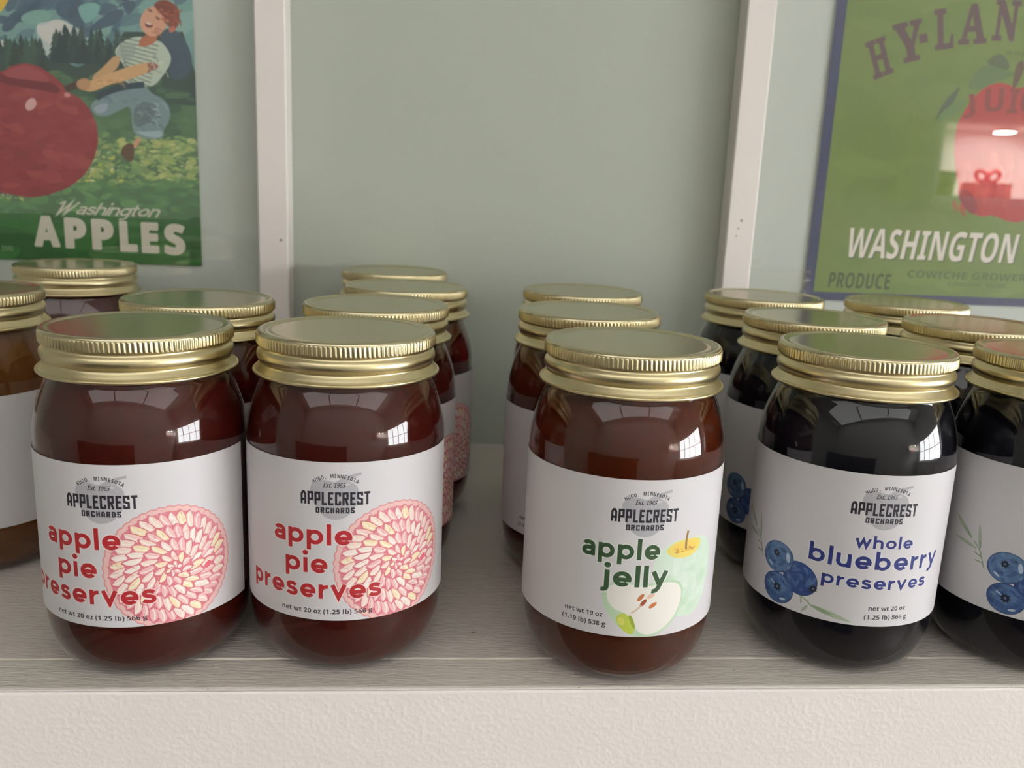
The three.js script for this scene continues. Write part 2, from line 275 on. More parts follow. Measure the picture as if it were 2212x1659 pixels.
const berryLabel = labelCanvas((x) => {
  const pale = 'rgb(176,190,168)', mid = 'rgb(142,164,130)';
  leaf(x, [-57.9, 28.8], [-68.6, 37.6], 0.16, pale); leaf(x, [-58.2, 29], [-63, 33.4], 0.14, mid);
  leaf(x, [-53.8, 25.6], [-56, 37.4], 0.13, pale); leaf(x, [-53.8, 25.6], [-54.9, 30], 0.2, mid);
  leaf(x, [-55, 25.4], [-67.4, 27.6], 0.14, pale);
  x.strokeStyle = mid; x.lineWidth = 0.55; x.beginPath(); x.moveTo(-57.4, 28.4); x.quadraticCurveTo(-54, 26, -53.4, 24); x.lineTo(-51, 18); x.moveTo(-53, 22.6); x.lineTo(-56.4, 23.6); x.moveTo(-52, 20); x.lineTo(-55.4, 20.2); x.stroke();
  x.beginPath(); x.moveTo(-30.4, 8.4); x.quadraticCurveTo(-27, 7.4, -24, 4.6); x.moveTo(-29, 7.6); x.lineTo(-28.6, 4.8); x.stroke();
  leaf(x, [-25.4, 5.4], [-7.6, 1.2], 0.13, pale); leaf(x, [-25.2, 5.3], [-15.4, 3], 0.16, mid); leaf(x, [-25.6, 4.8], [-28.4, 0.6], 0.26, pale);
  const berry = (cx, cy, rx, ry, tilt, base, crown) => {
    x.save(); x.translate(cx, cy); x.rotate(tilt); x.beginPath(); x.ellipse(0, 0, rx, ry, 0, 0, 7); x.save(); x.clip();
    x.fillStyle = base; x.fillRect(-rx, -ry, 2 * rx, 2 * ry);
    const wash = ['96,128,166', '60,92,140', '40,62,116', '126,154,184', '32,46,88'];
    for (let i = 0; i < 90; i++) { const a = rr(0, 6.28), q = Math.sqrt(rnd()); x.fillStyle = `rgba(${wash[Math.floor(rnd() * 5)]},${rr(0.14, 0.42)})`; x.beginPath(); x.ellipse(rx * q * Math.cos(a), ry * q * Math.sin(a), rr(0.5, 2.6), rr(0.4, 1.4), a + 1.5, 0, 7); x.fill(); }
    x.strokeStyle = 'rgba(30,42,84,.55)'; x.lineWidth = 0.7; x.beginPath(); x.ellipse(0, 0, rx, ry, 0, 0, 7); x.stroke();
    x.restore();
    const [kx, ky, kr] = crown; x.fillStyle = 'rgb(24,28,46)'; x.beginPath(); for (let i = 0; i < 16; i++) { const a = i / 16 * 6.283, r = kr * (i % 2 ? 0.62 : 1); x.lineTo(kx + r * Math.cos(a), ky + r * Math.sin(a)); } x.fill();
    x.fillStyle = 'rgb(98,116,146)'; x.beginPath(); x.arc(kx, ky, kr * 0.26, 0, 7); x.fill();
    x.restore();
  };
  berry(-30.6, 15.4, 8.0, 7.2, -0.5, 'rgb(46,70,134)', [6.8, 0.6, 1.9]);
  berry(-42.0, 21.4, 8.0, 7.0, 0.2, 'rgb(84,116,156)', [-0.6, 1.6, 1.9]);
  berry(-40.4, 7.6, 7.8, 6.9, -0.1, 'rgb(62,94,144)', [-0.2, 0.2, 2.3]);
  x.fillStyle = 'rgba(212,224,238,.8)'; for (const [a, b, c, d, e] of [[-45.6, 17.4, 1.5, 0.5, -0.6], [-36.8, 22.6, 1.0, 2.2, 0.2], [-37.4, 3.2, 1.6, 0.6, 0.2], [-43.4, 9.4, 1.5, 0.35, -0.5]]) { x.beginPath(); x.ellipse(a, b, c, d, e, 0, 7); x.fill(); }
  crest(x);
  const blue = 'rgb(38,48,118)', halo = 'rgba(242,240,244,.6)';
  for (const [st, wt] of [[halo, 0.36], [blue, 0.24]]) { word(x, LOW, 'whole', -10.3, 14.2, 34.8, 3.95, st, wt); word(x, LOW, 'blueberry', -28, 31.1, 25.2, 6.0, st, wt); word(x, LOW, 'preserves', -21.7, 24.9, 16.7, 4.3, st, wt); }
  typed(x, 'net wt 20 oz', -1.7, 15.2, 7.2, 1.9, 'rgb(52,46,52)'); typed(x, '(1.25 lb) 566 g', -3, 16.5, 3.2, 1.9, 'rgb(52,46,52)');
});

// ---------------------------------------------------------------- jars
const V2 = (a) => a.map(([r, y]) => new THREE.Vector2(r / 1000, y / 1000));
function bezier(p0, p1, p2, p3, n) { const o = []; for (let i = 0; i <= n; i++) { const t = i / n, s = 1 - t; o.push([0, 1].map((k) => s * s * s * p0[k] + 3 * s * s * t * p1[k] + 3 * s * t * t * p2[k] + t * t * t * p3[k])); } return o; }
// outer glass: pushed-up base, wide round heel, straight wall, convex shoulder, neck under the lid (mm)
const heel = bezier([27.5, 0], [36.5, 0.4], [41.7, 10], [41.7, 25], 14), shoulder = bezier([41.7, 96], [41.7, 104.5], [38.6, 114], [34.8, 121.5], 12);
const outer = [[0.01, 2.4], [14, 2.3], [22, 1.5], [25.4, 0.3], ...heel, [41.7, 60], ...shoulder, [34.4, 124], [34.4, 136]];
const glassGeo = new THREE.LatheGeometry(V2(outer), 112);
// what is inside: the same outline a glass wall further in, closed at the top just under the lid
const inset = 0.5, hi = bezier([27, 1.4], [35.9, 1.6], [41.7 - inset, 10.6], [41.7 - inset, 25], 14), si = bezier([41.7 - inset, 96], [41.7 - inset, 104], [38.6 - inset, 113.6], [34.2, 121], 12);
const fillGeo = new THREE.LatheGeometry(V2([[0.01, 3.4], [14, 3.3], [22, 2.5], ...hi, [41.7 - inset, 60], ...si, [33.4, 122.6], [32.4, 123.4], [0.01, 123.4]]), 112);
// label: a paper sleeve with real thickness and a gap at the back
const LR0 = 0.0418, LR1 = 0.04196;
const labelGeo = (() => {
  const n = 150, pos = [], nor = [], uv = [], idx = [];
  const ring = (r, sgn) => { for (let i = 0; i <= n; i++) for (const v of [0, 1]) { const u = LU0 + (LU1 - LU0) * i / n, a = u / 1000 / 0.04198; pos.push(r * Math.sin(a), v * LH / 1000, r * Math.cos(a)); nor.push(sgn * Math.sin(a), 0, sgn * Math.cos(a)); uv.push(i / n, v); } };
  ring(LR1, 1); const b = pos.length / 3; ring(LR0, -1);
  for (let i = 0; i < n; i++) { const a = 2 * i; idx.push(a, a + 2, a + 1, a + 1, a + 2, a + 3); idx.push(b + a, b + a + 1, b + a + 2, b + a + 1, b + a + 3, b + a + 2); for (const v of [0, 1]) { const p = a + v, q = a + 2 + v, s = b + a + v, t = b + a + 2 + v; v ? idx.push(p, q, s, q, t, s) : idx.push(p, s, q, q, s, t); } }
  const g = new THREE.BufferGeometry(); g.setAttribute('position', new THREE.Float32BufferAttribute(pos, 3)); g.setAttribute('normal', new THREE.Float32BufferAttribute(nor, 3)); g.setAttribute('uv', new THREE.Float32BufferAttribute(uv, 2)); g.setIndex(idx); return g;
})();
// lid: sunk panel and rim, knurled band, rolled thread bead, flared skirt with a curled edge
const curl = []; for (let i = 0; i <= 12; i++) { const a = 0.6 * Math.PI - i / 12 * 1.6 * Math.PI; curl.push([38.05 + 0.78 * Math.cos(a), 123.6 + 0.78 * Math.sin(a)]); }
const lidGeo = new THREE.LatheGeometry(V2([[35.2, 122.9], ...curl.reverse(), [37.3, 125.2], [36.55, 126.2], [36.05, 126.9], [35.85, 127.4], [36.05, 127.9], [36.6, 128.6], [36.95, 129.6], [37.0, 130.6], [36.8, 131.6], [36.3, 132.4], [35.75, 132.9], [35.5, 133.5], [35.55, 134.1], [36.1, 134.5], [36.75, 134.7]]), 144);
const topGeo = new THREE.LatheGeometry(V2([[36.85, 138.95], [36.75, 139.5], [36.4, 140.0], [35.85, 140.3], [35.1, 140.36], [34.3, 140.2], [33.7, 139.85], [33.1, 139.6], [32.2, 139.55], [31.2, 139.72], [30.3, 139.8], [20, 139.82], [0.01, 139.85]]), 144);
const knurlGeo = (() => {
  const N = 126, per = 6, seg = N * per, rows = [[134.65, 0], [134.85, 0.5], [135.2, 1], [137, 1], [138.3, 1], [138.75, 0.5], [139.0, 0]], pos = [], idx = [];
  for (const [y, k] of rows) for (let i = 0; i <= seg; i++) { const a = i / seg * 2 * Math.PI, f = (i % per) / per, w = 0.5 - 0.5 * Math.cos(2 * Math.PI * f), r = (36.78 + k * (0.42 * Math.pow(w, 0.8) - 0.06)) / 1000; pos.push(r * Math.sin(a), y / 1000, r * Math.cos(a)); }
  for (let j = 0; j < rows.length - 1; j++) for (let i = 0; i < seg; i++) { const a = j * (seg + 1) + i, b = a + seg + 1; idx.push(a, a + 1, b, a + 1, b + 1, b); }
  const g = new THREE.BufferGeometry(); g.setAttribute('position', new THREE.Float32BufferAttribute(pos, 3)); g.setIndex(idx); g.computeVertexNormals(); return g;
})();
const scratch = heightTexture(256, [[24, 0.5], [80, 0.5]], 0.2);
const gold = phy({ color: new THREE.Color().setRGB(0.72, 0.62, 0.37), metalness: 1, roughness: 0.32, bumpMap: scratch, bumpScale: 0.00001 });
const goldTop = phy({ color: new THREE.Color().setRGB(0.64, 0.57, 0.37), metalness: 1, roughness: 0.21 });
const glass = phy({ color: 0xffffff, transmission: 1, thickness: 0, roughness: 0.0, ior: 1.52 });
const fillOf = (color, through, absorb, dist) => phy({ color: new THREE.Color().setRGB(...color), transmission: through, thickness: 0.08, roughness: 0.1, ior: 1.3, specularIntensity: 0.35, attenuationColor: new THREE.Color().setRGB(...absorb), attenuationDistance: dist });
const FILL = {                                          // cloudy fruit in clear syrup: part scattered, part passing through
  pie: fillOf([0.165, 0.024, 0.016], 0.72, [0.6, 0.12, 0.07], 0.03), jelly: fillOf([0.3, 0.058, 0.017], 0.84, [0.72, 0.24, 0.06], 0.03),
  blueberry: fillOf([0.006, 0.006, 0.009], 0.0, [0.1, 0.06, 0.14], 0.01), butter: fillOf([0.3, 0.12, 0.034], 0.6, [0.6, 0.26, 0.06], 0.02),
};
const paper = (c) => std({ map: c ? colourTexture(c) : null, color: c ? 0xffffff : srgb(222, 219, 221), roughness: 0.55 });
const PRINT = { pie: paper(pieLabel), jelly: paper(jellyLabel), blueberry: paper(berryLabel), butter: paper(null) };
const proto = {};
function jar(kind, label, group, x, z, crestAt, labelFoot, lidTurn) {
  let t;
  if (!proto[kind]) {
    t = new THREE.Group(); proto[kind] = t;
    mesh('glass', glassGeo, glass, t); mesh('filling', fillGeo, FILL[kind], t); mesh('paper_label', labelGeo, PRINT[kind], t);
    const lid = mesh('lid', lidGeo, gold, t); mesh('top_panel', topGeo, goldTop, lid); mesh('knurled_band', knurlGeo, gold, lid);
    lid.userData.label = 'gold metal screw lid';
  } else t = proto[kind].clone();
  t.name = numbered({ pie: 'jam_jar', jelly: 'jelly_jar', blueberry: 'blueberry_jar', butter: 'amber_jar' }[kind]); scene.add(t); t.userData = {};
  tag(t, label, 'jar', group);
  t.position.set(x, SHELF + 0.0002, z);
  t.children.find((o) => o.name === 'paper_label').position.y = labelFoot / 1000;
  t.children.find((o) => o.name === 'paper_label').rotation.y = crestAt / 41.98;
  t.children.find((o) => o.name === 'lid').rotation.y = lidTurn;
  return t;
}
const gPie = 'dark red apple pie preserves jars', gJelly = 'amber red apple jelly jars', gBlue = 'black blueberry preserves jars';
jar('pie', 'front apple pie preserves jar at far left, its first letter turning out of sight', gPie, -0.1197, 0.3073, -3.5, 26.6, 0.3);
jar('pie', 'front apple pie preserves jar standing alone beside the empty middle gap, whole tart showing', gPie, -0.0355, 0.3044, -0.3, 28.2, 1.1);
jar('pie', 'red jar directly behind the far left front apple pie jar, only lid and shoulder showing', gPie, -0.1185, 0.2220, -8, 27, 2.0);
jar('pie', 'rearmost red jar at upper left, standing close under the boy poster', gPie, -0.2368, 0.0749, 6, 27, 0.7);
jar('pie', 'second red jar in the apple pie row, just behind the front one', gPie, -0.0297, 0.2206, 24, 26.5, 1.7);
jar('pie', 'third red jar in the apple pie row, printed tart peeking out at its right side', gPie, -0.0181, 0.1365, 11, 24.4, 2.6);
jar('pie', 'rearmost jar of the apple pie row, only its gold lid showing against the wall', gPie, -0.0301, 0.0449, 0, 27, 0.2);
jar('butter', 'amber brown jar with blank white label cut off by the left edge of the photo', null, -0.2361, 0.2159, 0, 26, 0.9);
jar('jelly', 'front apple jelly jar with green apple label', gJelly, 0.0845, 0.3135, 0.8, 26.1, 1.4);
jar('jelly', 'second apple jelly jar, pale label edge showing left of the front one', gJelly, 0.0809, 0.2217, -9.4, 25.6, 0.5);
jar('jelly', 'rearmost apple jelly jar, only a sliver of lid showing behind two others', gJelly, 0.0912, 0.1317, 3, 26, 2.2);
jar('blueberry', 'front whole blueberry preserves jar with full label facing the camera', gBlue, 0.1899, 0.3071, -3.9, 27.4, 0.8);
jar('blueberry', 'second blueberry jar in its row, printed berries showing left of the front jar', gBlue, 0.2034, 0.2194, -8.8, 27.6, 1.9);
jar('blueberry', 'rearmost blueberry jar of the row beside the jelly, below the right picture frame', gBlue, 0.2102, 0.1252, 4, 27, 0.1);
jar('blueberry', 'front blueberry jar cut off by the right edge of the photo', gBlue, 0.2805, 0.3110, 6.7, 28.4, 2.4);
jar('blueberry', 'middle blueberry jar of the rightmost row, mirrored poster letters on its lid', gBlue, 0.2909, 0.2263, 2, 27, 1.3);
jar('blueberry', 'rearmost blueberry jar of the rightmost row, under the green poster', gBlue, 0.2997, 0.1357, 1, 27, 0.6);

// ---------------------------------------------------------------- poster prints: 267 x 252 mm fruit crate sheets, drawn in millimetres from the upper left corner
const PW = 267, PH = 252, PPX = 7.6;
function posterCanvas(draw) { const c = canvasOf(Math.round(PW * PPX), Math.round(PH * PPX)), x = c.getContext('2d'); x.scale(PPX, PPX); draw(x); return c; }
function poly(x, pts, fill) { x.beginPath(); pts.forEach((p) => x.lineTo(...p)); x.closePath(); x.fillStyle = fill; x.fill(); }
function daubs(x, n, x0, x1, y0, y1, cols, s0, s1, tilt = 0) { for (let i = 0; i < n; i++) { const s = rr(s0, s1); x.save(); x.translate(rr(x0, x1), rr(y0, y1)); x.rotate(tilt + rr(-0.5, 0.5)); x.fillStyle = cols[Math.floor(rnd() * cols.length)]; x.globalAlpha = rr(0.35, 0.95); x.beginPath(); x.ellipse(0, 0, s, s * rr(0.25, 0.6), 0, 0, 7); x.fill(); x.restore(); } x.globalAlpha = 1; }
function firs(x, n, x0, x1, y, hh0, hh1, cols) { for (let i = 0; i < n; i++) { const px = rr(x0, x1), h = rr(hh0, hh1), w = h * 0.3, c = cols[Math.floor(rnd() * cols.length)]; for (let k = 0; k < 5; k++) poly(x, [[px - w * (0.3 + k * 0.2), y - h + h * (k + 1.3) / 5.4], [px + rr(-0.4, 0.4), y - h + h * k / 6.5], [px + w * (0.3 + k * 0.2), y - h + h * (k + 1.3) / 5.4]], c); } }
const orchardPrint = posterCanvas((x) => {
  x.fillStyle = 'rgb(120,160,154)'; x.fillRect(0, 0, PW, 125);
  daubs(x, 240, 0, PW, 0, 113, ['rgb(84,112,128)', 'rgb(128,172,164)', 'rgb(72,98,118)', 'rgb(146,184,172)', 'rgb(104,146,150)'], 5, 15, -0.7);
  // blue crags
  for (const p of [[[137.2, 96.6], [141.8, 87.0], [154.4, 79.0], [170.5, 74.4], [162.3, 82.8], [149.1, 89.7], [144.8, 96.2]], [[173.7, 82.8], [179.4, 73.9], [189.6, 74.5], [192.7, 85.5], [194.7, 93.5], [184.9, 87.8]], [[196.9, 90.2], [208.3, 81.5], [217.5, 77.3], [221.3, 78.3], [217.0, 86.6], [207.1, 90.3], [198.6, 93.3]], [[219.0, 72.9], [229.4, 71.0], [227.8, 77.3], [222.4, 82.0]]]) blob(x, p, 'rgb(70,94,112)');
  daubs(x, 60, 125, 230, 61, 123, ['rgb(72,98,118)', 'rgb(60,84,104)'], 3, 8, -0.6);
  blob(x, [[189.4, 77.0], [199.8, 73.9], [206.0, 76.1], [201.7, 83.7], [194.4, 89.1], [190.9, 83.1]], 'rgb(126,176,168)');
  blob(x, [[150.7, 85.9], [161.2, 81.0], [171.3, 81.1], [172.2, 86.6], [163.0, 90.8], [153.5, 90.7]], 'rgb(128,170,160)');
  // snow cloud
  blob(x, [[161.8, 89.7], [168.2, 88.7], [177.4, 85.7], [186.0, 89.6], [192.7, 94.8], [185.2, 102.1], [180.7, 111.2], [172.1, 105.3], [169.1, 111.8], [164.3, 108.3], [161.3, 95.9]], 'rgb(190,202,198)');
  blob(x, [[161.8, 90.3], [166.8, 91.2], [172.2, 86.6], [182.3, 87.9], [185.7, 94.0], [180.0, 103.0], [172.2, 104.1], [166.1, 100.6], [162.0, 95.9]], 'rgb(214,212,204)');
  blob(x, [[176.1, 103.9], [185.4, 98.3], [197.1, 96.5], [201.2, 102.5], [192.1, 114.4], [183.1, 114.2]], 'rgb(150,182,188)');
  blob(x, [[136.8, 101.6], [140.5, 102.6], [141.9, 108.8], [138.1, 108.4], [132.6, 105.5]], 'rgb(214,214,200)');
  // dark wood and slope
  poly(x, [[0, 119], [135.8, 112.9], [148.8, 110.3], [162.7, 112.1], [176.8, 112.6], [186.8, 117.2], [196.7, 112.9], [210.1, 105.9], [219.9, 92.1], [230.3, 91.6], [240.0, 91.7], [259.6, 90.0], [267, 117], [267, 193], [0, 193]], 'rgb(52,76,68)');
  firs(x, 40, 124, 165, 123, 13, 26, ['rgb(52,78,72)', 'rgb(44,66,60)', 'rgb(60,88,76)']);
  firs(x, 46, 172, 220, 115, 10, 26, ['rgb(46,72,70)', 'rgb(40,64,66)', 'rgb(58,86,78)']);
  firs(x, 30, 0, 130, 121, 14, 26, ['rgb(52,78,72)', 'rgb(44,66,60)']);
  blob(x, [[242.7, 89.0], [257.0, 88.2], [265.6, 104.2], [264.4, 117.1], [254.9, 124.0], [247.9, 117.9]], 'rgb(62,84,98)');
  x.fillStyle = 'rgb(84,118,84)'; x.fillRect(0, 139, PW, 80);
  daubs(x, 260, 0, PW, 121, 173, ['rgb(66,98,72)', 'rgb(78,112,80)', 'rgb(58,86,70)', 'rgb(92,126,88)'], 3, 9);
  daubs(x, 420, 120, PW, 161, 195, ['rgb(118,152,98)', 'rgb(160,178,104)', 'rgb(134,164,104)', 'rgb(186,192,118)'], 1.2, 4.5);
  daubs(x, 300, 0, PW, 191, 223, ['rgb(88,132,84)', 'rgb(98,144,92)', 'rgb(110,152,98)'], 2, 7);
  daubs(x, 150, 226, 266, 163, 191, ['rgb(170,184,112)', 'rgb(196,200,132)', 'rgb(150,172,108)'], 1, 3.4);
  daubs(x, 90, 178, 214, 173, 195, ['rgb(196,196,92)', 'rgb(224,224,190)', 'rgb(214,206,96)', 'rgb(120,154,96)'], 0.7, 2.2, -0.5);
  daubs(x, 70, 128, 160, 195, 209, ['rgb(210,210,180)', 'rgb(186,196,120)', 'rgb(120,156,98)'], 0.5, 1.6);
  // the giant apple
  const skin = [[134.9, 124.2], [142.9, 118.2], [152.5, 116.1], [162.5, 118.1], [169.7, 123.1], [176.4, 128.4], [177.9, 133.4], [181.1, 134.5], [187.3, 137.3], [193.3, 144.1], [197.8, 154.1], [198.4, 165.7], [195.1, 177.6], [187.8, 189.7], [176.7, 198.8], [163.3, 204.7], [147.4, 208.0], [128.2, 204.1], [104.7, 207.7], [84.9, 199.4], [75.3, 181.6], [76.4, 158.5], [88.6, 136.5], [107.4, 123.1], [124.0, 119.8]];
  blob(x, skin, 'rgb(140,52,56)');
  x.save(); x.beginPath(); skin.forEach((p) => x.lineTo(...p)); x.clip();
  daubs(x, 260, 60, 205, 113, 213, ['rgb(150,60,62)', 'rgb(128,44,50)', 'rgb(158,70,68)', 'rgb(136,48,54)'], 3, 10);
  blob(x, [[127.4, 123.3], [153.8, 124.5], [172.5, 128.6], [175.8, 136.0], [156.9, 133.1], [134.4, 130.5]], 'rgb(108,32,40)');
  blob(x, [[135.0, 123.0], [150.6, 117.2], [164.1, 121.5], [170.0, 128.7], [153.6, 127.0], [139.7, 126.5]], 'rgb(154,72,74)');
  blob(x, [[151.2, 141.0], [156.5, 138.2], [158.7, 143.2], [153.2, 148.5], [149.6, 146.2]], 'rgb(214,170,166)');
  blob(x, [[176.6, 134.7], [180.5, 133.9], [181.5, 137.0], [177.6, 137.8]], 'rgb(206,140,138)');
  x.restore();
  x.strokeStyle = 'rgb(70,52,44)'; x.lineWidth = 4.5; x.beginPath(); x.moveTo(178.0, 132.3); x.lineTo(190.0, 126.6); x.stroke();
  // the child leaning back and pulling at the stem
  blob(x, [[193.6, 143.2], [197.8, 137.8], [210.6, 130.7], [218.1, 125.8], [233.1, 127.0], [236.1, 132.0], [245.2, 135.5], [249.5, 143.1], [247.1, 152.4], [243.6, 155.8], [243.3, 162.4], [232.6, 163.6], [221.5, 160.8], [222.5, 140.5], [214.5, 144.1], [206.3, 149.0], [197.7, 149.5]], 'rgb(124,148,150)');
  blob(x, [[223.2, 141.1], [235.2, 136.6], [240.3, 141.6], [234.5, 152.3], [223.0, 156.8]], 'rgb(104,122,124)');
  blob(x, [[221.6, 158.1], [234.2, 158.2], [242.9, 156.5], [242.7, 161.8], [234.0, 162.2]], 'rgb(164,186,190)');
  blob(x, [[195.5, 143.1], [206.2, 139.3], [205.9, 145.2], [198.5, 148.1]], 'rgb(160,172,184)');
  blob(x, [[211.4, 105.2], [220.3, 97.1], [230.8, 94.0], [239.7, 97.3], [244.3, 96.5], [250.5, 104.4], [250.9, 110.7], [245.3, 119.3], [237.6, 128.1], [226.5, 127.3], [217.5, 125.2], [219.9, 116.8], [216.9, 111.8]], 'rgb(192,206,186)');
  x.strokeStyle = 'rgba(96,112,104,.75)'; x.lineWidth = 0.8;
  for (let k = 0; k < 11; k++) { const [a, b] = [[219.5, 99.7], [226.5, 126.7]], [c, e] = [[242.8, 100.3], [235.7, 127.5]], f = k / 10; x.beginPath(); x.moveTo(a[0] + (b[0] - a[0]) * f, a[1] + (b[1] - a[1]) * f); x.quadraticCurveTo(206 + f * 4, 93 + f * 26, c[0] + (e[0] - c[0]) * f, c[1] + (e[1] - c[1]) * f); x.stroke(); }
  blob(x, [[212.0, 105.8], [221.5, 98.3], [227.9, 100.5], [226.2, 108.8], [218.2, 111.8]], 'rgba(158,170,160,.7)');
  blob(x, [[212.6, 107.6], [217.1, 108.7], [214.7, 115.8], [209.2, 120.5], [199.2, 126.1], [195.4, 123.8], [205.0, 115.6]], 'rgb(196,158,112)');
  blob(x, [[243.5, 114.3], [239.1, 110.7], [229.2, 112.5], [216.0, 117.0], [202.6, 122.8], [190.7, 127.2], [189.7, 132.4], [196.8, 133.3], [206.9, 127.7], [219.5, 124.5], [232.1, 119.4]], 'rgb(208,166,116)');
  blob(x, [[243.5, 114.3], [239.1, 111.0], [233.8, 112.2], [236.2, 115.9], [232.1, 119.4]], 'rgb(158,92,72)');
  blob(x, [[185.5, 126.8], [189.6, 124.1], [194.7, 124.4], [195.7, 129.5], [190.9, 133.0], [185.9, 130.6]], 'rgb(186,142,102)');
  x.strokeStyle = 'rgb(46,66,78)'; x.lineWidth = 4.2; x.beginPath(); x.moveTo(198.5, 137.1); x.quadraticCurveTo(209.4, 128.8, 231.8, 126.4); x.stroke();
  blob(x, [[228.5, 101.1], [232.1, 93.3], [243.2, 93.4], [240.3, 98.6], [233.0, 101.5]], 'rgb(178,108,76)');
  blob(x, [[230.4, 89.0], [231.4, 81.5], [236.9, 75.0], [246.0, 73.2], [251.6, 79.1], [249.3, 86.8], [243.1, 94.0], [236.0, 94.4]], 'rgb(210,158,130)');
  blob(x, [[239.5, 74.8], [243.6, 70.3], [251.3, 69.8], [257.6, 75.1], [257.9, 83.2], [254.4, 89.6], [250.4, 90.5], [250.1, 83.6], [246.5, 76.9]], 'rgb(132,64,46)');
  blob(x, [[240.8, 74.1], [246.7, 72.6], [251.0, 78.5], [250.0, 84.8], [247.0, 80.6], [243.2, 77.7]], 'rgb(120,56,42)');
  blob(x, [[249.2, 89.3], [253.2, 85.9], [255.7, 88.3], [251.7, 91.7]], 'rgb(190,116,90)');
  blob(x, [[233.2, 85.8], [237.7, 84.9], [240.2, 87.9], [236.2, 89.4]], 'rgb(120,58,50)'); blob(x, [[234.5, 84.8], [238.3, 85.5], [238.9, 87.0], [235.7, 86.6]], 'rgb(232,214,200)');
  for (const p of [[238.1, 77.4], [243.0, 82.1]]) { x.fillStyle = 'rgb(112,68,56)'; x.beginPath(); x.ellipse(...p, 1.7, 0.7, 0.5, 0, 7); x.fill(); }
  blob(x, [[222.6, 164.0], [228.0, 162.5], [226.5, 166.5], [222.3, 171.3]], 'rgb(206,150,120)');
  blob(x, [[215.8, 167.6], [222.5, 166.0], [222.6, 177.3], [218.5, 180.2], [212.1, 174.4]], 'rgb(96,72,52)');
  // painterly touches over the figure: hair strands, folds, shade and light strokes of the print
  for (const [n, a, b, cols] of [[26, [242.2, 71.6], [255.8, 87.0], ['rgb(164,84,58)', 'rgb(100,46,36)', 'rgb(180,100,70)']], [20, [225.9, 138.4], [243.6, 155.2], ['rgb(146,166,168)', 'rgb(86,104,108)', 'rgb(176,192,194)']], [16, [201.2, 135.7], [231.2, 139.4], ['rgb(96,122,130)', 'rgb(140,160,160)']], [14, [232.8, 105.9], [247.8, 120.5], ['rgb(210,218,200)', 'rgb(150,166,150)']], [10, [198.0, 124.3], [227.8, 127.9], ['rgb(224,184,134)', 'rgb(176,122,82)']], [8, [233.7, 88.2], [243.2, 91.5], ['rgb(222,170,140)', 'rgb(186,120,96)']]])
    for (let i = 0; i < n; i++) { x.strokeStyle = cols[i % cols.length]; x.globalAlpha = rr(0.4, 0.8); x.lineWidth = rr(0.5, 1.3); const p = rr(a[0], b[0]), q = rr(a[1], b[1]); x.beginPath(); x.moveTo(p, q); x.quadraticCurveTo(p + rr(1, 3), q + rr(-3, 0), p + rr(2, 5), q + rr(-1, 4)); x.stroke(); }
  x.globalAlpha = 1;
  // base band and lettering
  const by = 218.9;
  x.fillStyle = 'rgb(44,98,42)'; x.fillRect(0, by, PW, PH - by);
  daubs(x, 120, 0, PW, by + 2, PH, ['rgb(38,88,38)', 'rgb(52,108,48)'], 6, 20);
  x.save(); x.translate(164.6, 218.0); x.scale(1, -1); word(x, LOW, 'Washington', 0, 72.0, 0, 6.2, 'rgb(208,202,186)', 0.2, -0.02, 0.5); x.restore();
  const caps = (text, x0, x1, y, h, style, font) => { x.save(); x.translate(0, y); x.scale(1, -1); typed(x, text, x0, x1, 0, h, style, font); x.restore(); };
  for (const [ch, a, b, y] of [['A', 149.1, 167.4, 241.9], ['P', 170.0, 185.4, 242.5], ['P', 188.9, 204.6, 242.8], ['L', 208.3, 221.0, 243.4], ['E', 223.9, 236.5, 243.8], ['S', 240.3, 255.7, 244.4]]) {
    x.save(); x.translate((a + b) / 2, y); x.font = 'bold 100px sans-serif'; x.textAlign = 'center'; const m = x.measureText(ch); x.scale((b - a) / (m.actualBoundingBoxLeft + m.actualBoundingBoxRight + 8), 22.2 / 80); x.lineWidth = 8; x.lineJoin = 'round'; x.fillStyle = x.strokeStyle = 'rgb(208,202,186)'; x.fillText(ch, 0, -4); x.strokeText(ch, 0, -4); x.restore();
  }
  caps('IME', 126.1, 134.4, 245.7, 3.6, 'rgb(120,150,110)');
  blob(x, [[132.9, 72.8], [146.0, 73.3], [142.4, 79.6], [138.2, 84.8], [130.5, 86.4]], 'rgb(214,178,52)');
});
